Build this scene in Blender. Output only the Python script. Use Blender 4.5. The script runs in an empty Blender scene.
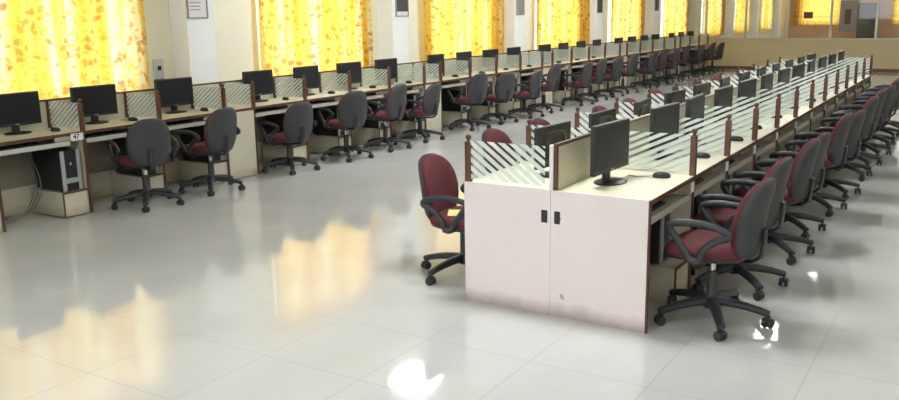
import bpy, math, random
from mathutils import Vector, Matrix

PI = math.pi
random.seed(7)
scn = bpy.context.scene
col = scn.collection

# ------------------------------------------------------------------ camera
CX, CY, CH = 1.4669, -4.3558, 1.7543
YAW, PITCH, ROLL, FPX = -0.5627, 0.2166, -0.0167, 853.57
def make_camera():
    F = Vector((math.sin(YAW) * math.cos(PITCH), math.cos(YAW) * math.cos(PITCH), -math.sin(PITCH)))
    R = Vector((math.cos(YAW), -math.sin(YAW), 0))
    U = R.cross(F)
    R2 = R * math.cos(ROLL) + U * math.sin(ROLL)
    U2 = U * math.cos(ROLL) - R * math.sin(ROLL)
    cd = bpy.data.cameras.new('camera')
    cd.sensor_fit = 'HORIZONTAL'
    cd.sensor_width = 36
    cd.lens = 36 * FPX / 899
    cd.clip_end = 200
    o = bpy.data.objects.new('camera', cd)
    m = Matrix((R2, U2, -F)).transposed().to_4x4()
    m.translation = Vector((CX, CY, CH))
    o.matrix_world = m
    col.objects.link(o)
    scn.camera = o
make_camera()

# ------------------------------------------------------------------ light
SKY = 4.1
LAMP = 53.0
LAMP_SIDE = 50.0
LAMP_FAR = 14.0
w = bpy.data.worlds.new('sky')
scn.world = w
w.use_nodes = True
bg = w.node_tree.nodes['Background']
bg.inputs[0].default_value = (0.96, 0.98, 1.0, 1)
bg.inputs[1].default_value = SKY
scn.view_settings.view_transform = 'Standard'
scn.view_settings.look = 'None'
scn.view_settings.gamma = 1
scn.view_settings.use_curve_mapping = False
scn.view_settings.exposure = 0.52

# ------------------------------------------------------------------ materials
def srgb(r, g, b):
    f = lambda c: (c / 255 / 12.92) if c / 255 <= 0.04045 else ((c / 255 + 0.055) / 1.055) ** 2.4
    return (f(r), f(g), f(b), 1)

class NT:
    def __init__(s, name):
        s.m = bpy.data.materials.new(name)
        s.m.use_nodes = True
        s.t = s.m.node_tree
        s.t.nodes.clear()
        s.out = s.t.nodes.new('ShaderNodeOutputMaterial')
    def n(s, kind, **kw):
        o = s.t.nodes.new(kind)
        for k, v in kw.items():
            setattr(o, k, v)
        return o
    def l(s, a, b):
        s.t.links.new(a, b)
    def math(s, op, a, b=None, c=None):
        o = s.n('ShaderNodeMath', operation=op)
        for i, v in enumerate((a, b, c)):
            if v is None: continue
            if isinstance(v, (int, float)): o.inputs[i].default_value = v
            else: s.l(v, o.inputs[i])
        return o.outputs[0]
    def mix(s, fac, a, b, blend='MIX'):
        o = s.n('ShaderNodeMix', data_type='RGBA', blend_type=blend)
        for sock, v in ((o.inputs[0], fac), (o.inputs[6], a), (o.inputs[7], b)):
            if hasattr(v, 'links'): s.l(v, sock)
            else: sock.default_value = v
        return o.outputs[2]
    def ramp(s, fac, stops):
        o = s.n('ShaderNodeValToRGB')
        e = o.color_ramp.elements
        while len(e) < len(stops): e.new(0.5)
        for i, (p, c) in enumerate(stops):
            e[i].position = p
            e[i].color = c
        s.l(fac, o.inputs[0])
        return o.outputs[0]
    def noise(s, scale, detail=3, vec=None, rough=0.5):
        o = s.n('ShaderNodeTexNoise')
        o.inputs['Scale'].default_value = scale
        o.inputs['Detail'].default_value = detail
        o.inputs['Roughness'].default_value = rough
        if vec is not None: s.l(vec, o.inputs['Vector'])
        return o.outputs[0]
    def obj(s):
        return s.n('ShaderNodeTexCoord').outputs['Object']
    def xyz(s, v):
        o = s.n('ShaderNodeSeparateXYZ')
        s.l(v, o.inputs[0])
        return o.outputs

def plain(name, c, rough=0.5, metal=0.0, var=0.0, vscale=8, bump=0.0, bscale=200, spec=0.5, coat=0.0):
    t = NT(name)
    p = t.n('ShaderNodeBsdfPrincipled')
    p.inputs['Roughness'].default_value = rough
    p.inputs['Metallic'].default_value = metal
    p.inputs['Specular IOR Level'].default_value = spec
    p.inputs['Coat Weight'].default_value = coat
    o = t.obj()
    nz = t.noise(vscale, 3, o)
    k = 1 - var
    dark = (c[0] * k, c[1] * k, c[2] * k, 1)
    t.l(t.mix(nz, dark, c), p.inputs['Base Color'])
    if bump:
        b = t.n('ShaderNodeBump')
        b.inputs['Strength'].default_value = bump
        b.inputs['Distance'].default_value = 0.002
        t.l(t.noise(bscale, 2, o), b.inputs['Height'])
        t.l(b.outputs[0], p.inputs['Normal'])
    t.l(p.outputs[0], t.out.inputs[0])
    return t.m

def wood(name, a, b, rough=0.4):
    t = NT(name)
    p = t.n('ShaderNodeBsdfPrincipled')
    p.inputs['Roughness'].default_value = rough
    mp = t.n('ShaderNodeMapping')
    mp.inputs['Scale'].default_value = (3, 3, 0.4)
    t.l(t.obj(), mp.inputs[0])
    t.l(t.ramp(t.noise(14, 4, mp.outputs[0]), [(0.35, a), (0.65, b)]), p.inputs['Base Color'])
    t.l(p.outputs[0], t.out.inputs[0])
    return t.m

def floor_mat():
    t = NT('polished_vitrified_tile')
    p = t.n('ShaderNodeBsdfPrincipled')
    o = t.obj()
    x, y, z = t.xyz(o)
    def line(v, off):
        f = t.math('FRACT', t.math('DIVIDE', t.math('ADD', v, off), 0.621))
        d = t.math('ABSOLUTE', t.math('SUBTRACT', f, 0.5))
        return t.math('GREATER_THAN', d, 0.4955)
    g = t.math('MAXIMUM', line(x, -0.86 + 62.1), line(y, 0.06 + 62.1))
    n1 = t.noise(1.3, 4, o)
    n2 = t.noise(9, 5, o, 0.6)
    base = t.ramp(n1, [(0.3, srgb(198, 199, 196)), (0.7, srgb(211, 211, 208))])
    base = t.mix(t.math('MULTIPLY', n2, 0.12), base, srgb(170, 170, 162))
    t.l(t.mix(t.math('MULTIPLY', g, 0.7), base, srgb(120, 118, 110)), p.inputs['Base Color'])
    r = t.math('ADD', t.math('MULTIPLY', n1, 0.008), 0.055)
    t.l(t.math('ADD', r, t.math('MULTIPLY', g, 0.4)), p.inputs['Roughness'])
    p.inputs['IOR'].default_value = 1.75
    b = t.n('ShaderNodeBump')
    b.inputs['Strength'].default_value = 0.004
    b.inputs['Distance'].default_value = 0.01
    t.l(t.noise(2.2, 1, o), b.inputs['Height'])
    t.l(b.outputs[0], p.inputs['Normal'])
    t.l(p.outputs[0], t.out.inputs[0])
    return t.m

def curtain_mat():
    t = NT('yellow_floral_curtain')
    o = t.obj()
    nz = t.n('ShaderNodeTexNoise')
    nz.inputs['Scale'].default_value = 9
    t.l(o, nz.inputs['Vector'])
    vm = t.n('ShaderNodeVectorMath', operation='MULTIPLY_ADD')
    t.l(nz.outputs['Color'], vm.inputs[0])
    vm.inputs[1].default_value = (0.05, 0.10, 0.10)
    t.l(o, vm.inputs[2])
    mp = t.n('ShaderNodeMapping')
    mp.inputs['Scale'].default_value = (0.0, 1.0, 1.0)
    t.l(vm.outputs[0], mp.inputs[0])
    def spots(scale, lim, soft):
        v = t.n('ShaderNodeTexVoronoi')
        v.inputs['Scale'].default_value = scale
        t.l(mp.outputs[0], v.inputs['Vector'])
        x, y, z = t.xyz(v.outputs['Color'])
        rad = t.math('MULTIPLY', t.math('POWER', x, 1.6), lim)
        k = t.n('ShaderNodeMapRange')
        t.l(t.math('SUBTRACT', v.outputs['Distance'], rad), k.inputs[0])
        k.inputs[1].default_value = -0.02
        k.inputs[2].default_value = soft
        k.inputs[3].default_value = 1
        k.inputs[4].default_value = 0
        return k.outputs[0], y
    a, ay = spots(13.5, 0.40, 0.24)
    b, by = spots(24, 0.5, 0.16)
    mp2 = t.n('ShaderNodeMapping')
    mp2.inputs['Scale'].default_value = (0, 7, 0.35)
    t.l(o, mp2.inputs[0])
    st = t.noise(1.0, 3, mp2.outputs[0])
    base = t.ramp(st, [(0.33, (0.88, 0.54, 0.07, 1)), (0.52, (0.94, 0.70, 0.17, 1)), (0.68, (0.98, 0.88, 0.52, 1))])  # pale streaks: bright light along the folds put into the cloth colour
    c = t.mix(t.math('MULTIPLY', b, 0.6), base, (0.95, 0.42, 0.03, 1))
    red = t.mix(ay, (0.45, 0.10, 0.02, 1), (0.62, 0.30, 0.04, 1))
    c = t.mix(t.math('MULTIPLY', a, 0.68), c, red)
    d = t.n('ShaderNodeBsdfDiffuse')
    tr = t.n('ShaderNodeBsdfTranslucent')
    t.l(c, d.inputs[0]); t.l(c, tr.inputs[0])
    m = t.n('ShaderNodeMixShader')
    m.inputs[0].default_value = 0.62
    t.l(d.outputs[0], m.inputs[1]); t.l(tr.outputs[0], m.inputs[2])
    t.l(m.outputs[0], t.out.inputs[0])
    return t.m

def glass_mat(name, striped, slope=0.72, gap=0.42, alpha=0.72, period=0.052, fc=(0.86, 0.91, 0.89, 1)):
    t = NT(name)
    tr = t.n('ShaderNodeBsdfTransparent')
    tr.inputs[0].default_value = (0.93, 0.96, 0.94, 1) if striped else (0.96, 0.97, 0.97, 1)
    gl = t.n('ShaderNodeBsdfGlossy')
    gl.inputs['Roughness'].default_value = 0.03
    fr = t.n('ShaderNodeFresnel')
    fr.inputs[0].default_value = 1.45
    m = t.n('ShaderNodeMixShader')
    t.l(t.math('MULTIPLY', fr.outputs[0], 0.8), m.inputs[0])
    t.l(tr.outputs[0], m.inputs[1]); t.l(gl.outputs[0], m.inputs[2])
    if not striped:
        t.l(m.outputs[0], t.out.inputs[0])
        return t.m
    x, y, z = t.xyz(t.obj())
    v = t.math('SUBTRACT', z, t.math('MULTIPLY', x, slope))
    f = t.math('FRACT', t.math('DIVIDE', t.math('ADD', v, 5), period))
    s = t.math('GREATER_THAN', f, gap)
    d = t.n('ShaderNodeBsdfDiffuse'); d.inputs[0].default_value = fc
    tl = t.n('ShaderNodeBsdfTranslucent'); tl.inputs[0].default_value = fc
    tt = t.n('ShaderNodeBsdfTransparent')
    m1 = t.n('ShaderNodeMixShader'); m1.inputs[0].default_value = 0.45
    t.l(d.outputs[0], m1.inputs[1]); t.l(tl.outputs[0], m1.inputs[2])
    m2 = t.n('ShaderNodeMixShader'); m2.inputs[0].default_value = alpha
    t.l(tt.outputs[0], m2.inputs[1]); t.l(m1.outputs[0], m2.inputs[2])
    m3 = t.n('ShaderNodeMixShader')
    t.l(s, m3.inputs[0]); t.l(m.outputs[0], m3.inputs[1]); t.l(m2.outputs[0], m3.inputs[2])
    t.l(m3.outputs[0], t.out.inputs[0])
    return t.m

def ribbed_mat():
    t = NT('ribbed_cream_panel')
    p = t.n('ShaderNodeBsdfPrincipled')
    x, y, z = t.xyz(t.obj())
    f = t.math('FRACT', t.math('MULTIPLY', z, 60))
    t.l(t.mix(t.math('LESS_THAN', f, 0.3), srgb(214, 208, 178), srgb(186, 181, 152)), p.inputs['Base Color'])
    p.inputs['Roughness'].default_value = 0.45
    t.l(p.outputs[0], t.out.inputs[0])
    return t.m

def laminate_mat(name, c, grime):
    t = NT(name)
    p = t.n('ShaderNodeBsdfPrincipled')
    o = t.obj()
    x, y, z = t.xyz(o)
    n = t.noise(7, 5, o, 0.6)
    base = t.mix(t.math('MULTIPLY', n, 0.25), c, (c[0] * .86, c[1] * .84, c[2] * .82, 1))
    k = t.n('ShaderNodeMapRange')
    t.l(t.math('ADD', z, t.math('MULTIPLY', n, -0.09)), k.inputs[0])
    k.inputs[1].default_value = -0.035; k.inputs[2].default_value = 0.05
    k.inputs[3].default_value = 0.55; k.inputs[4].default_value = 0
    base = t.mix(t.math('MULTIPLY', k.outputs[0], grime), base, srgb(120, 84, 62))
    sp = t.math('MULTIPLY', t.math('GREATER_THAN', t.noise(11, 1, o), 0.81), 0.5 * grime)
    base = t.mix(sp, base, srgb(120, 80, 60))
    t.l(base, p.inputs['Base Color'])
    p.inputs['Roughness'].default_value = 0.28
    t.l(p.outputs[0], t.out.inputs[0])
    return t.m

def emit(name, c, s):
    t = NT(name)
    e = t.n('ShaderNodeEmission')
    e.inputs[0].default_value = c
    e.inputs[1].default_value = s
    t.l(e.outputs[0], t.out.inputs[0])
    return t.m

M = dict(
    floor=floor_mat(), curtain=curtain_mat(),
    wall=plain('cream_wall_paint', srgb(250, 246, 224), 0.7, var=0.04, vscale=1.5),
    partition=plain('beige_partition_paint', srgb(196, 182, 146), 0.5, var=0.08, vscale=1.2),
    far_wall=plain('peach_wall_paint', srgb(226, 190, 158), 0.7, var=0.05, vscale=1.5),
    pillar=plain('white_pillar_paint', srgb(250, 252, 252), 0.6, var=0.02),
    ceiling=plain('white_ceiling_paint', srgb(240, 240, 236), 0.8, var=0.03),
    skirting=plain('brown_skirting_tile', srgb(110, 72, 56), 0.4, var=0.2),
    alu=plain('grey_aluminium', srgb(190, 190, 184), 0.35, 0.4, var=0.05),
    brown=wood('red_brown_wood', srgb(84, 50, 38), srgb(104, 64, 48)),
    tan=plain('tan_capping', srgb(196, 176, 146), 0.4, var=0.08),
    board=laminate_mat('cream_laminate', srgb(212, 207, 186), 0.6),
    shade_board=plain('shaded_board', srgb(140, 134, 120), 0.6, var=0.1),  # under-desk shade put into the colour of the back board
    top=plain('pale_beech_desktop', srgb(238, 233, 206), 0.25, var=0.06, vscale=5),
    panel=laminate_mat('pinkish_white_laminate', srgb(236, 226, 224), 1.0),
    tray=plain('grey_white_tray', srgb(200, 200, 186), 0.4, var=0.06),
    glass=glass_mat('frosted_stripe_glass', True), glass_row=glass_mat('dense_frosted_stripe_glass', True, .72, .34, .6, .045, (.70, .76, .74, 1)), glass_right=glass_mat('shallow_frosted_stripe_glass', True, .46, .42, .70, .043), pane=glass_mat('clear_window_glass', False),
    ribbed=ribbed_mat(),
    black=plain('black_plastic', srgb(38, 40, 42), 0.42, var=0.15),
    chairblack=plain('black_nylon', srgb(50, 52, 56), 0.42, var=0.15),
    screen=plain('dark_screen', srgb(34, 35, 41), 0.4, spec=0.25, var=0.05),
    shell=plain('charcoal_back_shell', srgb(64, 64, 69), 0.6, var=0.12, bump=0.3),
    red=plain('maroon_fabric', srgb(100, 39, 46), 0.85, var=0.25, vscale=40, bump=0.5, bscale=500),
    chrome=plain('brushed_steel', srgb(190, 190, 190), 0.25, 0.9),
    silver=plain('silver_plastic', srgb(176, 178, 182), 0.35, 0.3),
    paper=plain('white_paper', srgb(236, 234, 232), 0.7, var=0.03),
    yellowpaper=plain('yellow_paper', srgb(236, 224, 150), 0.7, var=0.05),
    ink=plain('black_ink', srgb(30, 28, 30), 0.6),
    greyink=plain('grey_ink', srgb(170, 165, 165), 0.6),
    slot=plain('black_slot', srgb(34, 30, 28), 0.5),
    cupboard=plain('dark_cupboard_paint', srgb(70, 68, 66), 0.4, var=0.1),
    greyboard=plain('grey_board', srgb(150, 146, 150), 0.5, var=0.06),
    doorwood=plain('dark_brown_door', srgb(98, 62, 46), 0.5, var=0.1),
    switch=plain('pale_switch_plate', srgb(205, 210, 220), 0.4, var=0.03),
    photo=plain('dark_poster_print', srgb(70, 72, 70), 0.5, var=0.4, vscale=14),
    photogrey=plain('grey_poster_print', srgb(165, 165, 158), 0.5, var=0.4, vscale=18),
    lamp=emit('ceiling_lamp_glow', (0.93, 0.97, 1.0, 1), LAMP),
    lampside=emit('side_ceiling_lamp_glow', (0.93, 0.97, 1.0, 1), LAMP_SIDE),
    lampfar=emit('far_ceiling_lamp_glow', (1.0, 0.98, 0.93, 1), LAMP_FAR),
    cable=plain('grey_cable', srgb(120, 120, 116), 0.6),
)

# ------------------------------------------------------------------ mesh helpers
class MB:
    def __init__(s): s.v = []; s.f = []
    def add(s, vs, fs):
        n = len(s.v); s.v += [tuple(v) for v in vs]; s.f += [tuple(i + n for i in f) for f in fs]; return s
    def box(s, x0, x1, y0, y1, z0, z1, m=None):
        vs = [Vector((x, y, z)) for x in (x0, x1) for y in (y0, y1) for z in (z0, z1)]
        if m is not None: vs = [m @ v for v in vs]
        return s.add(vs, [(0, 1, 3, 2), (4, 6, 7, 5), (0, 4, 5, 1), (2, 3, 7, 6), (0, 2, 6, 4), (1, 5, 7, 3)])
    def lathe(s, prof, n=16, c=(0, 0, 0), m=None):
        vs = []; fs = []
        for r, z in prof:
            for k in range(n):
                a = 2 * PI * k / n
                v = Vector((c[0] + r * math.cos(a), c[1] + r * math.sin(a), c[2] + z))
                vs.append(m @ v if m is not None else v)
        for i in range(len(prof) - 1):
            for k in range(n):
                k2 = (k + 1) % n
                fs.append((i * n + k, i * n + k2, (i + 1) * n + k2, (i + 1) * n + k))
        fs.append(tuple(range(n - 1, -1, -1)))
        fs.append(tuple(range((len(prof) - 1) * n, len(prof) * n)))
        return s.add(vs, fs)
    def tube(s, pts, r, n=8, closed=False, r2=None, up=Vector((0, 0, 1))):
        # r: radius or list of radii; r2: second radius (elliptical section)
        pts = [Vector(p) for p in pts]; N = len(pts)
        R = r if isinstance(r, (list, tuple)) else [r] * N
        Q = R if r2 is None else (r2 if isinstance(r2, (list, tuple)) else [r2] * N)
        vs = []; fs = []
        prev = None
        for i, p in enumerate(pts):
            a = pts[(i - 1) % N] if (closed or i > 0) else p
            b = pts[(i + 1) % N] if (closed or i < N - 1) else p
            t = (b - a).normalized()
            if prev is None:
                u = t.cross(up)
                if u.length < 1e-3: u = t.cross(Vector((0, 1, 0)))
                u.normalize()
            else:
                u = (prev - t * prev.dot(t)).normalized()
            prev = u
            wv = t.cross(u)
            for k in range(n):
                an = 2 * PI * k / n
                vs.append(p + u * (R[i] * math.cos(an)) + wv * (Q[i] * math.sin(an)))
        for i in range(N if closed else N - 1):
            j = (i + 1) % N
            for k in range(n):
                k2 = (k + 1) % n
                fs.append((i * n + k, i * n + k2, j * n + k2, j * n + k))
        if not closed:
            fs.append(tuple(range(n - 1, -1, -1)))
            fs.append(tuple(range((N - 1) * n, N * n)))
        return s.add(vs, fs)
    def pad(s, rings, shape):
        # rings: list of (scale, offset); shape(k, scale, off) -> point
        n = 32; vs = []; fs = []
        for sc, off in rings:
            for k in range(n): vs.append(shape(2 * PI * k / n, sc, off))
        for i in range(len(rings) - 1):
            for k in range(n):
                k2 = (k + 1) % n
                fs.append((i * n + k, i * n + k2, (i + 1) * n + k2, (i + 1) * n + k))
        fs.append(tuple(range(n - 1, -1, -1)))
        fs.append(tuple(range((len(rings) - 1) * n, len(rings) * n)))
        return s.add(vs, fs)
    def build(s, name, mat, parent=None, smooth=False, bevel=0, kind=None):
        me = bpy.data.meshes.new(name)
        me.from_pydata(s.v, [], s.f)
        me.validate()
        import bmesh
        bm = bmesh.new(); bm.from_mesh(me)
        bmesh.ops.recalc_face_normals(bm, faces=bm.faces)
        bm.to_mesh(me); bm.free()
        if smooth:
            for p in me.polygons: p.use_smooth = True
        me.materials.append(mat)
        o = bpy.data.objects.new(name, me)
        col.objects.link(o)
        if parent: o.parent = parent
        if smooth and hasattr(me, 'set_sharp_from_angle'): me.set_sharp_from_angle(angle=math.radians(50))
        if bevel:
            b = o.modifiers.new('bevel', 'BEVEL'); b.width = bevel; b.segments = 2; b.limit_method = 'ANGLE'
        if kind: o['kind'] = kind
        return o

def tag(o, label, cat, group=None):
    o['label'] = label; o['category'] = cat
    if group: o['group'] = group
    return o
def thing(name, label, cat, loc=(0, 0, 0), rz=0, group=None):
    o = bpy.data.objects.new(name, None); col.objects.link(o)
    o.empty_display_size = 0.1
    o.location = loc; o.rotation_euler = (0, 0, rz)
    return tag(o, label, cat, group)
KIDS = {}
def kids(o):
    return [c for c in col.objects if c.parent == o]
def dup(root, loc, rz, label, group=None, skip=()):
    if root not in KIDS:
        KIDS[root] = [(c, kids(c)) for c in kids(root)]
    r = root.copy(); col.objects.link(r); r.location = loc; r.rotation_euler = (0, 0, rz)
    r['label'] = label
    if group: r['group'] = group
    made = []
    for c, gs in KIDS[root]:
        if c.name.split('.')[0] in skip: continue
        d = c.copy(); col.objects.link(d); d.parent = r; made.append(d)
        for g in gs:
            e = g.copy(); col.objects.link(e); e.parent = d
    return r, made
def struct(name, mb, mat, parent=None):
    o = mb.build(name, mat, parent)
    o['kind'] = 'structure'
    return o
def text_mesh(body, size, mat, parent, name, m):
    cu = bpy.data.curves.new(name, 'FONT'); cu.body = body; cu.size = size; cu.extrude = 0.0006
    cu.align_x = 'CENTER'; cu.align_y = 'CENTER'; cu.offset = 0.0012
    t = bpy.data.objects.new(name, cu); col.objects.link(t)
    dg = bpy.context.evaluated_depsgraph_get()
    me = bpy.data.meshes.new_from_object(t.evaluated_get(dg))
    bpy.data.objects.remove(t)
    me.transform(m); me.materials.clear(); me.materials.append(mat)
    o = bpy.data.objects.new(name, me); col.objects.link(o); o.parent = parent
    return o
ORD = ['zeroth', 'first', 'second', 'third', 'fourth', 'fifth', 'sixth', 'seventh', 'eighth', 'ninth', 'tenth', 'eleventh', 'twelfth',
       'thirteenth', 'fourteenth', 'fifteenth', 'sixteenth', 'seventeenth', 'eighteenth', 'nineteenth', 'twentieth', 'twenty-first',
       'twenty-second', 'twenty-third', 'twenty-fourth']

# ------------------------------------------------------------------ setting
WX = -6.30          # inner face of the window wall
Y0, Y1 = -7.5, 36.0
XR = 5.5
CZ = 3.0
PT = 21.25          # partition
PIL = [2.39 + 3.85 * k for k in range(-2, 9)]
struct('floor', MB().box(WX - .2, XR + .2, Y0 - .2, Y1 + .2, -0.1, 0), M['floor'])
struct('ceiling', MB().box(WX - .2, XR + .2, Y0 - .2, Y1 + .2, CZ, CZ + .1), M['ceiling'])
# window wall with openings
wl = MB()
WZ0, WZ1 = 0.92, 2.35
wins = [(p + 1.16, p + 3.15) for p in PIL[:-1]]
yy = Y0
for a, b in wins:
    if b > Y1: break
    if a > yy: wl.box(WX - .2, WX, yy, a, 0, CZ)
    wl.box(WX - .2, WX, a, b, 0, WZ0); wl.box(WX - .2, WX, a, b, WZ1, CZ)
    yy = b
    lastb = b
wl.box(WX - .2, WX, yy, Y1, 0, CZ)
struct('wall_left', wl, M['wall'])
for i, (a, b) in enumerate(wins):
    if b > Y1: continue
    f = MB()
    x0, x1 = WX - .14, WX - .10
    f.box(x0, x1, a, a + .05, WZ0, WZ1); f.box(x0, x1, b - .05, b, WZ0, WZ1)
    f.box(x0, x1, a + .05, b - .05, WZ0, WZ0 + .05); f.box(x0, x1, a + .05, b - .05, WZ1 - .05, WZ1)
    for k in (1, 2): f.box(x0, x1, a + (b - a) * k / 3 - .02, a + (b - a) * k / 3 + .02, WZ0 + .05, WZ1 - .05)
    wobj = struct('window_%d' % (i + 1), f, M['alu'])
    struct('window_pane', MB().box(WX - .123, WX - .119, a + .045, b - .045, WZ0 + .045, WZ1 - .045), M['pane'], wobj)
for i, p in enumerate(PIL):
    if p + .25 > Y1 or p < Y0 + .3: continue
    struct('trim_%d' % (i + 1), MB().box(WX, -6.04, p - .18, p + .22, 0, CZ), M['pillar'])
struct('wall_right', MB().box(XR, XR + .2, Y0, Y1, 0, CZ), M['wall'])
# near wall, behind the camera, windows added to brighten the end panel
nw = MB(); fill_win = [(-5.2, -3.4), (-2.4, -0.6), (0.4, 2.2), (3.2, 5.0)]
xx = WX - .2
for a, b in fill_win:
    nw.box(xx, a, Y0 - .2, Y0, 0, CZ); nw.box(a, b, Y0 - .2, Y0, 0, .95); nw.box(a, b, Y0 - .2, Y0, 2.4, CZ); xx = b
nw.box(xx, XR + .2, Y0 - .2, Y0, 0, CZ)
struct('wall_near', nw, M['wall'])
for i, (a, b) in enumerate(fill_win):
    f = MB()
    f.box(a, a + .05, Y0 - .14, Y0 - .10, .95, 2.4); f.box(b - .05, b, Y0 - .14, Y0 - .10, .95, 2.4)
    f.box(a + .05, b - .05, Y0 - .14, Y0 - .10, .95, 1.0); f.box(a + .05, b - .05, Y0 - .14, Y0 - .10, 2.35, 2.4)
    wobj = struct('window_%d' % (30 + i), f, M['alu'])  # unseen window, put in for daylight on the end panel
    struct('window_pane', MB().box(a + .045, b - .045, Y0 - .122, Y0 - .118, .995, 2.355), M['pane'], wobj)
# end wall of the room behind the partition, two windows
ew = MB()
ewin = [(-5.75, -4.1), (-2.1, 0.2)]
xx = WX - .2
for a, b in ewin:
    ew.box(xx, a, Y1, Y1 + .2, 0, CZ); ew.box(a, b, Y1, Y1 + .2, 0, 1.0); ew.box(a, b, Y1, Y1 + .2, 2.3, CZ); xx = b
ew.box(xx, XR + .2, Y1, Y1 + .2, 0, CZ)
struct('wall_far', ew, M['far_wall'])
for i, (a, b) in enumerate(ewin):
    f = MB()
    f.box(a, a + .05, Y1 + .1, Y1 + .14, 1.0, 2.3); f.box(b - .05, b, Y1 + .1, Y1 + .14, 1.0, 2.3)
    f.box(a + .05, b - .05, Y1 + .1, Y1 + .14, 1.0, 1.05); f.box(a + .05, b - .05, Y1 + .1, Y1 + .14, 2.25, 2.3)
    wobj = struct('window_%d' % (20 + i), f, M['alu'])
    struct('window_pane', MB().box(a + .045, b - .045, Y1 + .118, Y1 + .122, 1.045, 2.255), M['pane'], wobj)
# glazed partition: low wall, ledge, mullions, panes
lowz = 0.85
struct('wall_partition', MB().box(WX, XR, PT, PT + .12, 0, lowz), M['partition'])
struct('baseboard_partition', MB().box(WX + .0, XR, PT - .012, PT, 0, 0.09), M['skirting'])
struct('trim_20', MB().box(WX, XR, PT - .02, PT + .14, lowz, lowz + .035), M['alu'])
ml = MB(); k = 0
mx = [-5.72, -4.59, -3.46, -2.33, -1.20, -0.07, 1.06, 2.19, 3.32, 4.45]
for x in mx: ml.box(x - .03, x + .03, PT + .03, PT + .09, lowz + .035, CZ)
ml.box(WX, XR, PT + .03, PT + .09, 2.2, 2.26)
mo = struct('trim_21', ml, M['alu'])
struct('window_40', MB().box(WX, XR, PT + .058, PT + .062, lowz + .035, CZ), M['pane'])
struct('baseboard_left', MB().box(WX, WX + .012, Y0, PT - .012, 0, 0.09), M['skirting'])
struct('baseboard_right', MB().box(XR - .012, XR, Y0, PT - .012, 0, 0.09), M['skirting'])

# ------------------------------------------------------------------ ceiling lamps
def make_lamp(mat):
    t = thing('ceiling_light', 'square white ceiling light', 'ceiling light', group='square lights on the ceiling')
    f = MB(); s = .27
    f.box(-s, s, -s, s, -.02, 0); f.box(-s, -s + .02, -s, s, -.07, -.02); f.box(s - .02, s, -s, s, -.07, -.02)
    f.box(-s + .02, s - .02, -s, -s + .02, -.07, -.02); f.box(-s + .02, s - .02, s - .02, s, -.07, -.02)
    f.build('housing', M['pillar'], t)
    MB().box(-s + .02, s - .02, -s + .02, s - .02, -.066, -.03).build('diffuser', mat, t)
    return t
lamp0 = make_lamp(M['lamp']); lampf = make_lamp(M['lampfar']); lamps = make_lamp(M['lampside'])
rows = [(-4.5, 'window-side'), (-0.78, 'middle'), (3.0, 'right-hand')]
first = {True: True, False: True, 'side': True}
for x, nm in rows:
    for i, y in enumerate([-3.5, 0.3, 4.2, 8.1, 12.0, 15.8, 19.6, 24.0, 29.0, 33.5]):
        far = y > 14
        if x < -4 and y < 3: continue
        if x > 2: far = True
        if not far and x != -0.78: far = 'side'
        src = {True: lampf, False: lamp0, 'side': lamps}[far]
        lab = 'square white ceiling light, %s of the %s lamp row counted from the camera end' % (ORD[i + 1], nm)
        if first[far]:
            first[far] = False; src.location = (x, y, CZ); src['label'] = lab
        else: dup(src, (x, y, CZ), 0, lab)

# ------------------------------------------------------------------ curtains
def curtain(name, ya, yb, z0, z1, label, axis='y', seed=0, skew=0.05):
    rnd = random.Random(seed)
    L = abs(yb - ya); nf = max(5, int(L / 0.13)); nu = nf * 8; nv = 14
    ph = [rnd.uniform(-.5, .5) for _ in range(8)]
    vs = []; fs = []
    mid = (ya + yb) / 2
    for j in range(nv + 1):
        v = j / nv; z = z0 + (z1 - z0) * v
        for i in range(nu + 1):
            u = i / nu
            amp = 0.022 + 0.012 * math.sin(u * 9 + ph[0] * 6)
            d = amp * math.sin(2 * PI * nf * u + 1.2 * math.sin(u * 7 + ph[1]) + 0.5 * math.sin(3 * v + ph[2] * 4))
            y = mid + (ya + (yb - ya) * u - mid) * (1 + skew * (1 - v))
            zz = z + (0.012 * math.sin(u * 23 + ph[3]) if j == 0 else 0)
            vs.append((d, y, zz) if axis == 'y' else (y, d, zz))
    for j in range(nv):
        for i in range(nu):
            a = j * (nu + 1) + i
            fs.append((a, a + 1, a + nu + 2, a + nu + 1))
    m = MB().add(vs, fs)
    o = m.build(name, M['curtain'], smooth=True)
    for p in o.data.polygons: p.use_smooth = True
    tag(o, label, 'curtain', 'yellow floral curtains')
    # push the mesh to its wall
    if axis == 'y': o.location = (-6.215, 0, 0)
    else: o.location = (0, Y1 - .09, 0)
    return o
n = 0
spans = {2: (-0.55, 1.80, 0.45), 3: (3.52, 5.72, 1.0), 4: (7.15, 9.8, .62), 5: (11.15, 13.75, .5), 6: (15.1, 17.4, .5), 7: (18.95, 21.15, .4),
         8: (22.75, 25.2, .5), 9: (26.7, 28.7, .5), 10: (30.4, 32.5, .5)}
names = {2: 'nearest window, leftmost in the photo', 3: 'second window, between the first two white pillars', 4: 'third window, between the second and third pillars',
         5: 'fourth window, past the third pillar', 6: 'fifth window, past the fourth pillar', 7: 'sixth window, last before the glazed partition',
         8: 'window just beyond the glazed partition', 9: 'second window beyond the glazed partition', 10: 'third window beyond the glazed partition'}
for k, (a, b, s) in spans.items():
    m = a + (b - a) * s
    if s >= 1.0:
        curtain('curtain', a, b, 0.86, 2.5, 'bright yellow curtain with orange flowers over the ' + names[k], seed=k)
    else:
        curtain('curtain', a, m - .005, 0.86, 2.5, 'yellow floral curtain, left half over the ' + names[k], seed=k, skew=.0)
        curtain('curtain', m + .005, b, 0.86, 2.5, 'yellow floral curtain, right half over the ' + names[k], seed=k + 20, skew=.0)
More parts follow.
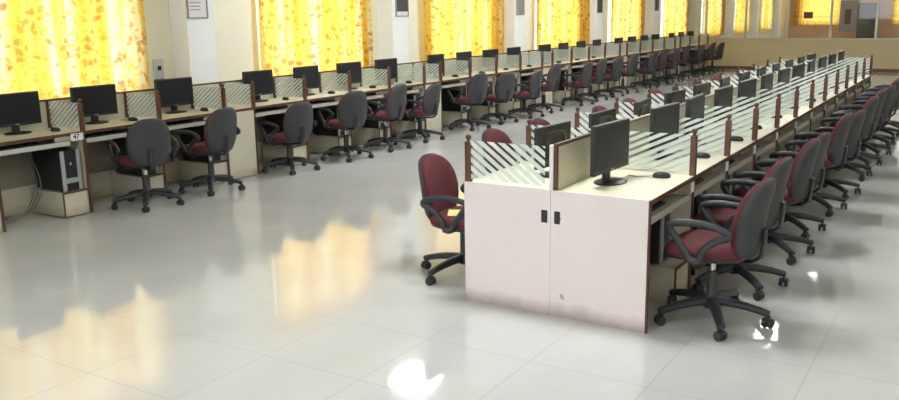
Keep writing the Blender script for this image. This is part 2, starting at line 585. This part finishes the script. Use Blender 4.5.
curtain('curtain', -6.05, -3.95, 0.95, 2.45, 'wide yellow curtain on the end wall of the room behind the glass', axis='x', seed=50)
curtain('curtain', -2.15, 0.25, 0.95, 2.45, 'yellow curtain at the right on the end wall behind the glass', axis='x', seed=51)

# ------------------------------------------------------------------ desks
DZ = 0.75
def build_desk(wd, dep, label, cat_group, back, glass, tray_gap=.14, tz=.65):
    """front edge at x=0, back at x=-dep, bay from y=0 to y=wd, divider at y=wd"""
    t = thing('computer_desk', label, 'desk', group=cat_group)
    MB().box(-dep, -.003, 0.001, wd - .001, DZ - .025, DZ).build('desktop', M['top'], t)
    MB().box(-.003, .002, 0.001, wd - .001, DZ - .027, DZ + .0005).build('edge_band', M['brown'], t)
    MB().box(-dep, -.012, wd - .02, wd - .002, 0, DZ - .027).build('side_panel', M['board'], t)
    MB().box(-.012, 0.0, wd - .024, wd - .001, 0, DZ - .027).build('side_edge', M['brown'], t)
    # cabinet for the computer tower
    c = MB()
    c.box(-.5, -.02, wd - .27, wd - .255, 0, .205); c.box(-.5, -.02, wd - .27, wd - .02, .205, .22); c.box(-.035, -.02, wd - .255, wd - .02, 0, .205)
    cb = c.build('tower_cabinet', M['board'], t)
    e = MB(); e.box(-.02, -.012, wd - .275, wd - .262, 0, .225); e.box(-.02, -.012, wd - .262, wd - .024, .207, .225)
    e.build('cabinet_edge', M['brown'], cb)
    MB().box(-.06, -.045, wd - .27, wd - .02, .68, DZ - .026).build('apron', M['board'], t)
    MB().box(-.33, -.03, .03, wd - tray_gap, tz, tz + .015).build('keyboard_tray', M['tray'], t)
    MB().box(-.03, -.022, .03, wd - tray_gap, tz - .015, tz + .025).build('tray_front', M['tray'], t)
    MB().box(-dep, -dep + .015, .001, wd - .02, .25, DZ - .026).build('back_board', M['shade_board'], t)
    # divider
    MB().box(-dep + .03, -.03, wd - .0045, wd + .0005, DZ + .02, DZ + .25).build('divider_glass', M[glass], t)
    if back: MB().box(-dep + .004, -dep + .03, wd - .016, wd + .008, DZ, DZ + .262).build('rear_post', M['brown'], t)
    p = MB()
    p.box(-.034, .002, wd - .022, wd + .012, DZ, DZ + .245)
    p.lathe([(.016, 0), (.010, .006), (.010, .012), (.017, .020), (.019, .030), (.014, .040), (.0, .045)], 12, c=(-.016, wd - .005, DZ + .245))
    p.build('front_post', M['brown'], t, bevel=.002)
    if back:
        MB().box(-dep - .02, -dep + .0, 0, wd, DZ + .001 - .75, DZ + .245).build('back_panel', M['board'], t)
        MB().box(-dep - .022, -dep + .002, 0, wd, DZ + .245, DZ + .262).build('back_capping', back, t)
    return t

# window row
BL, BF = 0.8555, 0.4302
XL = -5.403
RL = 0.012
row_groups = 'desks of the window row'
desk_L = build_desk(BL, .52, 'x', row_groups, M['brown'], 'glass_row')
ys = []; fillers = []
y = -.476
for g in range(6):
    nb = 3 if g in (0, 5) else 4
    for k in range(nb): ys.append(y); y += BL
    if g < 5: fillers.append(y); y += BF
for i, y in enumerate(ys):
    lab = 'cream computer desk with brown edges, %s from the camera end of the window row' % ORD[i + 1]
    if i == 0:
        desk_L.location = (XL, y, RL); desk_L['label'] = 'cream computer desk tagged 47 at the left edge, nearest of the window row'
        dk0 = desk_L
    else:
        dup(desk_L, (XL, y, RL), 0, lab)
# near leg of the first desk, number tag and cables belong to it
KIDS_DONE = KIDS.get(desk_L)
MB().box(-.52, -.012, .0, .02, 0, DZ - .03).build('side_panel', M['board'], desk_L)
MB().box(-.012, 0.0, -.002, .022, 0, DZ - .03).build('side_edge', M['brown'], desk_L)
tg = MB().box(.002, .004, BL - .145, BL - .02, .675, .738).build('number_tag', M['paper'], desk_L)
text_mesh('47', .06, M['ink'], tg, 'digits', Matrix.Translation((.0045, BL - .09, .708)) @ Matrix.Rotation(PI / 2, 4, 'Z') @ Matrix.Rotation(PI / 2, 4, 'X'))
# blank cabinet units between groups of desks
def build_filler():
    t = thing('blank_cabinet', 'x', 'cabinet', group='closed cabinets of the window row')
    MB().box(-.52, -.003, .001, BF - .001, DZ - .025, DZ).build('worktop', M['top'], t)
    MB().box(-.003, .002, .001, BF - .001, DZ - .027, DZ + .0005).build('edge_band', M['brown'], t)
    MB().box(-.5, -.012, .003, BF - .022, 0, DZ - .027).build('body', M['board'], t)
    MB().box(-.012, -.001, .003, BF - .024, 0, DZ - .027).build('front_panel', M['board'], t)
    MB().box(-.012, 0, BF - .023, BF - .001, 0, DZ - .027).build('side_edge', M['brown'], t)
    MB().box(-.49, -.03, BF - .0045, BF + .0005, DZ + .02, DZ + .25).build('divider_glass', M['glass_row'], t)
    MB().box(-.516, -.49, BF - .016, BF + .008, DZ, DZ + .262).build('rear_post', M['brown'], t)
    p = MB(); p.box(-.034, .002, BF - .022, BF + .012, DZ, DZ + .245)
    p.lathe([(.016, 0), (.010, .006), (.010, .012), (.017, .020), (.019, .030), (.014, .040), (.0, .045)], 12, c=(-.016, BF - .005, DZ + .245))
    p.build('front_post', M['brown'], t, bevel=.002)
    MB().box(-.54, -.52, 0, BF, 0, DZ + .245).build('back_panel', M['board'], t)
    MB().box(-.542, -.518, 0, BF, DZ + .245, DZ + .262).build('back_capping', M['brown'], t)
    return t
fl = build_filler()
fl_txt = ['in front of the first white pillar', 'in front of the second white pillar', 'in front of the third pillar', 'in front of the fourth pillar', 'in front of the fifth pillar']
for i, y in enumerate(fillers):
    lab = 'narrow closed cream cabinet between window-row desks ' + fl_txt[i]
    if i == 0: fl.location = (XL, y, RL); fl['label'] = lab
    else: dup(fl, (XL, y, RL), 0, lab)

# island
B = 0.8075
NB = 12
HALF = 0.555
desk_R = build_desk(B, HALF, 'x', 'desks on the right side of the island', None, 'glass_right', .03, .612)
tR = MB().box(.002, .004, B - .1, B - .03, .655, .72).build('number_tag', M['paper'], desk_R)
for i in range(NB):
    lab = 'cream island desk facing right with striped glass divider, %s from the near end' % ORD[i + 1]
    if i == 0: desk_R.location = (0, 0, 0); desk_R['label'] = 'nearest right-hand island desk with the large pinkish white end panel'; desk_R['category'] = 'desk'
    else: dup(desk_R, (0, B * i, 0), 0, lab)
WI = 1.158
desk_Lf = build_desk(B, HALF, 'x', 'desks on the left side of the island', None, 'glass', .03, .612)
for i in range(NB):
    lab = 'cream island desk facing the windows with striped glass divider, %s from the near end' % ORD[i + 1]
    loc = (-WI, B * (i + 1), 0)
    if i == 0: desk_Lf.location = loc; desk_Lf.rotation_euler = (0, 0, PI); desk_Lf['label'] = 'nearest left-hand island desk with white end panel and striped glass screen'
    else: dup(desk_Lf, loc, PI, lab)
# end panels (parts of the two nearest desks)
MB().box(-.583, -.006, -.022, .0, 0, DZ + .002).build('end_panel', M['panel'], desk_R)
MB().box(-.006, .004, -.024, .0, 0, DZ + .002).build('end_panel_edge', M['brown'], desk_R)
for o_, x0, x1 in ((desk_R, -.560, -.524),):
    g = MB().box(x0, x1, -.0235, -.021, .56, .634).build('cable_slot', M['slot'], o_)
    MB().box(x1 - .008, x1 + .004, -.026, -.0235, .585, .60).build('slot_catch', M['slot'], g)
# left desk local frame is turned by 180 degrees: local = (-WI - X, B - Y)
def LB(X0, X1, Ya, Yb, z0, z1): return MB().box(-WI - X1, -WI - X0, B - Yb, B - Ya, z0, z1)
LB(-WI + .0, -.585, -.022, 0, 0, DZ + .002).build('end_panel', M['panel'], desk_Lf)
LB(-WI - .002, -WI, -.022, 0, 0, DZ + .002).build('end_panel_edge', M['tan'], desk_Lf)
LB(-.642, -.603, -.0235, -.021, .56, .634).build('cable_slot', M['slot'], desk_Lf)
LB(-.598, -.575, -.012, .012, DZ + .002, DZ + .262).build('spine_end_post', M['panel'], desk_Lf)

# spine screens between the two sides
sp = None
for i in range(NB):
    lab = 'low cream screen panel along the island spine, %s from the near end' % ORD[i + 1]
    if i == 0:
        t = thing('spine_screen', 'ribbed cream spine screen with red-brown frame at the near end of the island', 'screen', (-.566, 0, 0), group='spine screens of the island')
        MB().box(-.006, .006, .02, B, DZ + .001, DZ + .25).build('screen_panel', M['ribbed'], t)
        MB().box(-.010, .010, .02, B, DZ + .25, DZ + .268).build('capping', M['brown'], t)
        MB().box(-.008, .010, -.006, .02, DZ + .003, DZ + .268).build('end_post', M['brown'], t)
    else:
        if sp is None:
            sp = thing('spine_screen', lab, 'screen', (-.566, B * i, 0), group='spine screens of the island')
            MB().box(-.006, .006, 0, B, DZ + .001, DZ + .25).build('screen_panel', M['board'], sp)
            MB().box(-.010, .010, 0, B, DZ + .25, DZ + .268).build('capping', M['tan'], sp)
        else: dup(sp, (-.566, B * i, 0), 0, lab)

# ------------------------------------------------------------------ monitors, mice, keyboards, towers
def build_monitor():
    t = thing('monitor', 'x', 'monitor')
    W, H = .235, .145; zc = .215
    b = MB().box(-.022, .012, -W, W, zc - H, zc + H)
    b.build('casing', M['black'], t, bevel=.006)
    # swelling at the back with ring
    def sh(a, sc, off):
        c, s_ = math.cos(a), math.sin(a)
        return (off, .17 * sc * math.copysign(abs(c) ** .6, c), zc + .105 * sc * math.copysign(abs(s_) ** .6, s_))
    bk = MB().pad([(1, -.022), (.95, -.028), (.7, -.031), (.68, -.029), (.4, -.033)], sh).build('back_bulge', M['black'], t, smooth=True)
    MB().box(.0115, .0135, -W + .016, W - .016, zc - H + .026, zc + H - .016).build('screen', M['screen'], t)
    MB().box(.012, .0140, -.02, .02, zc - H + .008, zc - H + .016).build('badge', M['silver'], t)
    nk = MB(); nk.box(-.04, -.015, -.035, .035, .012, .14); nk.build('neck', M['black'], t, bevel=.005)
    MB().lathe([(.0, 0), (.105, 0), (.108, .006), (.09, .014), (.03, .02), (.0, .02)], 24, c=(0, 0, 0), m=Matrix.Diagonal((.85, 1.15, 1, 1))).build('base', M['black'], t, smooth=True)
    return t
def build_mouse():
    t = thing('mouse', 'x', 'mouse')
    def sh(a, sc, off): return (.055 * sc * math.cos(a), .031 * sc * math.sin(a), off)
    MB().pad([(.9, 0), (1, .008), (.96, .02), (.75, .031), (.4, .036)], sh).build('body', M['black'], t, smooth=True)
    MB().tube([(-.05, 0, .01), (-.1, .02, .003), (-.16, .01, .003), (-.2, .05, .003)], .0025, 6).build('cord', M['cable'], t)
    return t
def build_keyboard():
    t = thing('keyboard', 'x', 'keyboard')
    MB().box(-.075, .075, -.2, .2, 0, .014).build('case', M['black'], t, bevel=.004)
    k = MB()
    for r in range(5):
        for c in range(17): k.box(-.06 + r * .024, -.04 + r * .024, -.19 + c * .0224, -.171 + c * .0224, .014, .021)
    k.build('keys', M['screen'], t)
    return t
def build_tower():
    t = thing('computer_tower', 'x', 'computer')
    MB().box(-.41, 0, -.095, .095, 0.008, .37).build('case', M['black'], t, bevel=.006)
    f = MB(); f.box(0, .012, -.095, -.06, 0.008, .37); f.box(0, .012, .06, .095, 0.008, .37); f.box(0, .012, -.06, .06, .075, .12)
    f.build('front_trim', M['silver'], t)
    fc = MB().box(0, .007, -.06, .06, .12, .37).build('front_panel', M['black'], t)
    g = MB().box(0, .007, -.06, .06, .012, .075).build('air_grille', M['ink'], t)
    MB().lathe([(.012, 0), (.012, .004), (.0, .004)], 12, m=Matrix.Translation((.007, 0, .25)) @ Matrix.Rotation(PI / 2, 4, 'Y')).build('power_button', M['chrome'], t)
    fe = MB()
    for xx_ in (-.36, -.05):
        for yv in (-.07, .07): fe.box(xx_ - .02, xx_ + .02, yv - .012, yv + .012, 0, .008)
    fe.build('feet', M['ink'], t)
    return t
mon = build_monitor(); mouse = build_mouse(); kb = build_keyboard(); tower = build_tower()
used = set()
def place(src, loc, rz, label, group):
    if src not in used:
        KIDS[src] = [(c, kids(c)) for c in kids(src)]
        used.add(src); src.location = loc; src.rotation_euler = (0, 0, rz); src['label'] = label; src['group'] = group
        return src
    return dup(src, loc, rz, label, group)[0]
rnd = random.Random(3)
for i, y in enumerate(ys):
    z = DZ + RL
    nm = ORD[i + 1]
    place(mon, (XL - .40, y + .47 + {0: 0, 1: -.05, 2: .06}.get(i, rnd.uniform(-.02, .02)), z), rnd.uniform(-.06, .06), 'black widescreen monitor on the %s desk of the window row' % nm, 'monitors of the window row')
    if i < 14:
        place(mouse, (XL - .22, y + BL - .13 + rnd.uniform(-.03, .03), z), rnd.uniform(-.3, .3), 'black mouse on the %s desk of the window row' % nm, 'mice of the window row')
    if i < 22:
        place(tower, (XL - .05, y + BL - .145, .22 + RL), 0, 'black and silver computer tower on its cabinet under the %s window-row desk' % nm, 'computer towers of the window row')
    if i < 6:
        place(keyboard if False else kb, (XL - .16, y + .28, .665 + RL), 0, 'black keyboard on the tray of the %s window-row desk' % nm, 'keyboards of the window row')
rot_r = [-.06, -.05, .05, 0, -.05, .03, 0, -.04, .05, 0, 0, .03]
for i in range(NB):
    nm = ORD[i + 1]; y = B * i
    place(mon, (-.38, y + (.37 if i == 0 else .56 if i == 1 else .46), DZ), rot_r[i], 'black monitor facing right on the %s island desk from the near end' % nm, 'monitors on the right side of the island')
    place(mouse, (-.15 + rnd.uniform(-.02, .02), y + (.62 if i == 0 else .69) + rnd.uniform(-.04, .04), DZ), rnd.uniform(-.4, .4), 'black mouse on the %s right-hand island desk' % nm, 'mice on the right side of the island')
    if i < 5:
        place(kb, (-.15, y + .28, .627), 0, 'black keyboard on the tray under the %s right-hand island desk' % nm, 'keyboards on the right side of the island')
    if i < 5:
        place(tower, (-.13, y + B - .145, .22), 0, 'black computer tower under the %s right-hand island desk' % nm, 'computer towers on the right side of the island')
    mo_ = place(mon, (-.79, y + .43, DZ), PI + rnd.uniform(-.08, .08), 'black monitor seen from behind on the %s left-hand island desk' % nm, 'monitors on the left side of the island')
    mo_.scale = (.88, .88, .88)

# ------------------------------------------------------------------ chairs (facing +x)
def build_chair():
    t = thing('office_chair', 'x', 'chair')
    for k in range(5):
        a = 2 * PI * k / 5 + .35
        ca, sa = math.cos(a), math.sin(a)
        pts = []; R = []; Q = []
        for s_ in range(8):
            u = s_ / 7; r = .03 + .285 * u
            zz = .125 - .045 * u * u - .0 * u
            pts.append((r * ca, r * sa, zz)); R.append(.037 - .012 * u); Q.append(.028 - .009 * u)
        lg = MB().tube(pts, R, 10, r2=Q).build('leg', M['chairblack'], t, smooth=True)
        c = MB(); m = Matrix.Translation((.31 * ca, .31 * sa, .028)) @ Matrix.Rotation(a + .6 * k, 4, 'Z')
        for sg in (-1, 1):
            c.lathe([(.0, -.01), (.026, -.01), (.028, -.006), (.028, .006), (.026, .01), (.0, .01)], 16, m=m @ Matrix.Translation((0, sg * .017, 0)) @ Matrix.Rotation(PI / 2, 4, 'X'))
        c.tube([m @ Vector((0, 0, .0)), m @ Vector((0, 0, .06))], .009, 8)
        c.box(-.02, .02, -.007, .007, 0, .036, m)
        c.build('caster', M['chairblack'], lg, smooth=True)
    MB().lathe([(.0, .085), (.04, .085), (.044, .10), (.042, .14), (.032, .155), (.03, .30), (.0, .30)], 16).build('gas_column', M['chairblack'], t, smooth=True)
    MB().lathe([(.0, .30), (.017, .30), (.017, .37), (.0, .37)], 14).build('piston', M['chrome'], t, smooth=True)
    mc = MB().box(-.09, .09, -.055, .055, .36, .395); mc.tube([(0, .05, .375), (0, .2, .375), (.0, .24, .372)], .006, 8)
    mc.build('tilt_mechanism', M['chairblack'], t, bevel=.006)
    def seat(a, sc, off):
        c, s_ = math.cos(a), math.sin(a)
        e = .62
        x = .225 * sc * math.copysign(abs(c) ** e, c); y = .235 * sc * math.copysign(abs(s_) ** e, s_)
        y *= (1.0 + .12 * (x / .225))
        drop = -.02 * max(0, x / .225 - .4) ** 2 * 2
        return (x + .02, y, off + drop)
    MB().pad([(.86, .415), (.99, .425), (1.02, .445), (.99, .465), (.90, .478), (.6, .482), (.25, .478)], seat).build('seat', M['red'], t, smooth=True)
    MB().pad([(.55, .393), (.85, .396), (.97, .408), (1.0, .424), (.97, .426)], seat).build('seat_shell', M['chairblack'], t, smooth=True)
    zc, hh, hw = .632, .222, .215
    tilt = .13
    def back(a, sc, off):
        c, s_ = math.cos(a), math.sin(a)
        e = .72
        v = math.copysign(abs(s_) ** e, s_) ; u = math.copysign(abs(c) ** e, c)
        z = hh * v * sc
        wv = hw * (1 - .14 * (v * .5 + .5) - .10 * max(0, -v)) * sc
        y = wv * u
        x = off + .045 * (y / hw) ** 2 - tilt * z + .03 * (z / hh) ** 2 * -1 * (1 if z > 0 else .2)
        return (-.225 + x, y, zc + z)
    MB().pad([(.97, .0), (1.0, .014), (.99, .03), (.93, .043), (.7, .05), (.3, .05)], back).build('backrest', M['red'], t, smooth=True)
    MB().pad([(.3, -.045), (.75, -.04), (.95, -.026), (1.015, -.008), (1.015, .003), (.98, .004)], back).build('back_shell', M['shell'], t, smooth=True)
    MB().tube([(-.04, 0, .385), (-.14, 0, .375), (-.22, 0, .385), (-.262, 0, .42), (-.272, 0, .50), (-.275, 0, .58)], [.03, .03, .03, .032, .034, .03], 10, r2=[.012] * 6, up=Vector((0, 0, 1))).build('back_bracket', M['chairblack'], t, smooth=True)
    for sg in (-1, 1):
        y = sg * .262
        ctrl = [(.04, .42), (.085, .48), (.13, .54), (.165, .585), (.155, .61), (.08, .626), (-.0, .628), (-.09, .617), (-.15, .592), (-.155, .57), (-.11, .553), (-.055, .515), (-.015, .47), (.0, .42)]
        # smooth closed path
        pts = []
        n_ = len(ctrl)
        for i_ in range(n_):
            p0, p1, p2, p3 = [Vector((ctrl[(i_ + j_) % n_][0], 0, ctrl[(i_ + j_) % n_][1])) for j_ in (-1, 0, 1, 2)]
            for q in range(3):
                f_ = q / 3
                v = .5 * ((2 * p1) + (-p0 + p2) * f_ + (2 * p0 - 5 * p1 + 4 * p2 - p3) * f_ ** 2 + (-p0 + 3 * p1 - 3 * p2 + p3) * f_ ** 3)
                pts.append((v.x, y + sg * .012 * (v.z - .42) / .25, v.z))
        ar = MB().tube(pts, .021, 10, closed=True, r2=.014, up=Vector((0, 1, 0)))
        ar.box(-.02, .05, min(y, sg * .12), max(y, sg * .12), .398, .412)
        ar.build('armrest', M['chairblack'], t, smooth=True)
    return t
chair = build_chair()
UP = ('seat', 'seat_shell', 'backrest', 'back_shell', 'back_bracket', 'armrest', 'tilt_mechanism', 'piston')
def place_chair(x, y, rz, label, group, dz=0.0, base=0.0):
    o = place(chair, (x, y, 0), rz, label, group)
    for c in kids_fast(o):
        nm = c.name.split('.')[0]
        if nm in UP: c.location.z = dz
        elif nm in ('leg', 'gas_column'): c.rotation_euler.z = base
    return o
def kids_fast(o): return list(o.children)
bpy.context.view_layer.update()
# window row: back top height and x from the photograph
rows_L = {0: None, 1: (-5.20, .84, -0.40, 0.0), 2: (-5.20, 1.64, .0, .01), 3: (-5.25, 2.87, -.15, -.05), 4: (-5.20, 3.84, -.35, 0), 5: (-5.20, 4.66, .02, .01), 6: (-5.23, 5.52, .08, -.05),
          7: (-5.23, 6.86, -.25, 0), 8: (-5.2, 7.7, -.3, -.04), 9: (-5.12, 8.5, .1, -.06), 10: (-5.17, 9.36, -.03, 0), 11: (-5.12, 10.65, .08, -.05), 12: (-5.18, 11.5, .0, -.03)}
for i, y in enumerate(ys):
    if i == 0: continue
    if i in rows_L: x_, y_, rr, dz = rows_L[i]
    else: x_, y_, rr, dz = -5.17 + rnd.uniform(-.05, .05), y + .42 + rnd.uniform(-.05, .05), rnd.uniform(-.15, .15), rnd.uniform(-.06, .01)
    place_chair(x_, y_, PI + rr, 'charcoal-backed chair with red seat at the %s desk of the window row' % ORD[i + 1], 'chairs of the window row', dz, .75 - rr + rnd.uniform(-.1, .1))
R_ch = [(.25, .36, -.05, .0), (.20, 1.08, 0.0, .0), (.22, 1.95, .0, .0), (.18, 2.68, 0, -.05), (.22, 3.56, .05, .0), (.24, 4.30, -.05, -.04), (.24, 5.30, 0, 0),
        (.24, 6.05, .05, .0), (.26, 6.85, 0, -.02), (.25, 7.65, 0, 0), (.24, 8.45, .05, 0), (.25, 9.2, 0, -.02)]
for i, (x_, y_, rr, dz) in enumerate(R_ch):
    place_chair(x_, y_, PI + rr, ('nearest maroon office chair at the right side of the island, grey back towards the aisle' if i == 0 else
                'maroon office chair with grey back, %s from the near end on the island right side' % ORD[i + 1]), 'chairs on the right side of the island', dz, 0.45 if i == 0 else .75 - rr + rnd.uniform(-.1, .1))
L_ch = [(-1.43, .42, .04, -.04), (-1.42, 1.25, 0, .03), (-1.42, 2.03, .0, .02), (-1.40, 3.3, 0, .0), (-1.4, 4.1, 0, .0), (-1.4, 4.9, 0, .03), (-1.4, 5.7, 0, 0), (-1.42, 6.6, 0, .03), (-1.4, 7.4, 0, 0), (-1.4, 8.9, 0, .0)]
for i, (x_, y_, rr, dz) in enumerate(L_ch):
    place_chair(x_, y_, rr, ('maroon office chair with a yellow paper on its seat, left of the white end panel' if i == 0 else
                'maroon office chair, %s from the near end along the island left side' % ORD[i + 1]), 'chairs on the left side of the island', dz, .28 if i == 0 else .75 - rr + rnd.uniform(-.1, .1))

# yellow sheet lying on the nearest left chair
ps = MB().box(-.06, .06, -.09, .09, 0, .002).build('yellow_sheet', M['yellowpaper'])
ps.location = (-1.45, .36, .4455); ps.rotation_euler = (0, 0, .5)
tag(ps, 'small yellow sheet of paper on the seat of the chair beside the end panel', 'paper')

# cables under the first desk
cb = MB()
for k in range(3):
    cb.tube([(-5.80 - .01 * k, -.02 + .05 * k, .74), (-5.79, .0 + .04 * k, .55), (-5.76, .06 + .03 * k, .35), (-5.74, .03 + .04 * k, .2), (-5.72, -.06 + .03 * k, .08), (-5.70, -.2, .01 + .006 * k), (-5.75, -.35, .012 + .006 * k)], .005, 6)
o = cb.build('cable_bundle', M['cable'], smooth=True)
tag(o, 'tangle of grey cables hanging under the desk at the left edge', 'cable')

# ------------------------------------------------------------------ wall things
def frame_thing(name, y, hy, z0, z1, mat_in, label, cat, text=False, margin=.0):
    t = thing(name, label, cat, (-6.04, y, z0))
    h = z1 - z0
    f = MB(); b = .015
    f.box(0, .018, -hy, -hy + b, 0, h); f.box(0, .018, hy - b, hy, 0, h); f.box(0, .018, -hy + b, hy - b, 0, b); f.box(0, .018, -hy + b, hy - b, h - b, h)
    f.build('frame', M['greyboard'], t)
    s = MB().box(.001, .010, -hy + b, hy - b, b, h - b).build('sheet', M['paper'] if (text or margin) else mat_in, t)
    if margin: MB().box(.010, .012, -hy + b, hy - b, b + margin, h - b).build('picture', mat_in, t)
    if text:
        l = MB(); z = h - .05
        while z > .06:
            l.box(.010, .0115, -hy + .04, hy - .05 - rnd.uniform(0, .06), z, z + .012); z -= .038
        l.build('print_lines', M['greyink'], t)
frame_thing('framed_notice', 2.37, .145, 1.73, 2.25, None, 'framed white notice sheet with lines of print on the first white pillar', 'notice', text=True)
frame_thing('poster', 6.30, .16, 1.70, 2.2, M['photo'], 'dark poster with white lower margin on the second white pillar', 'poster', margin=.06)
frame_thing('poster', 10.11, .15, 1.68, 2.2, M['photogrey'], 'grey poster high on the third white pillar', 'poster')
frame_thing('poster', 13.94, .15, 1.68, 2.2, M['photo'], 'dark poster high on the fourth white pillar', 'poster')
frame_thing('poster', 17.79, .15, 1.70, 2.2, M['photo'], 'small dark poster high on the fifth pillar', 'poster')
t = thing('switch_box', 'pale wall switch box with a dark socket beside the nearest curtain', 'switch', (WX, 1.98, 1.06))
MB().box(0, .03, -.06, .06, .03, .24).build('plate', M['switch'], t, bevel=.004)
MB().box(.03, .036, -.022, .022, .12, .17).build('socket', M['ink'], t)
MB().box(0, .03, -.05, .05, 0, .03).build('lower_cover', M['skirting'], t)
# sticker on the partition glass
o = MB().box(-3.04, -2.80, PT + .054, PT + .0575, 1.42, 1.60).build('glass_sticker', M['doorwood'])
tag(o, 'small dark notice sticker on the far partition glass before the yellow curtain', 'sticker')
# furniture seen through the partition glass
t = thing('steel_cupboard', 'dark tall cupboard at the end wall behind the partition glass', 'cupboard', (-3.0, 35.4, 0))
MB().box(-.38, .38, -.2, .25, .05, 1.85).build('body', M['cupboard'], t, bevel=.01)
for s in (-1, 1):
    d = MB().box(min(s * .005, s * .37), max(s * .005, s * .37), -.215, -.2, .08, 1.82).build('door', M['cupboard'], t)
    MB().box(s * .04 - .01, s * .04 + .01, -.235, -.215, .95, 1.1).build('handle', M['chrome'], d)
MB().box(-.36, .36, -.18, .23, 0, .05).build('plinth', M['ink'], t)
t = thing('display_board', 'grey display board standing left of the dark cupboard behind the glass', 'board', (-3.75, 35.2, 0))
MB().box(-.32, .32, -.02, .02, .7, 1.95).build('board_panel', M['greyboard'], t)
MB().box(-.12, .12, -.025, -.02, 1.0, 1.6).build('brown_poster', M['doorwood'], t)
for s in (-1, 1):
    MB().box(s * .3 - .015, s * .3 + .015, -.015, .015, 0, .7).build('leg', M['alu'], t)
    MB().box(s * .3 - .02, s * .3 + .02, -.2, -.015, 0, .03).build('foot', M['alu'], t)
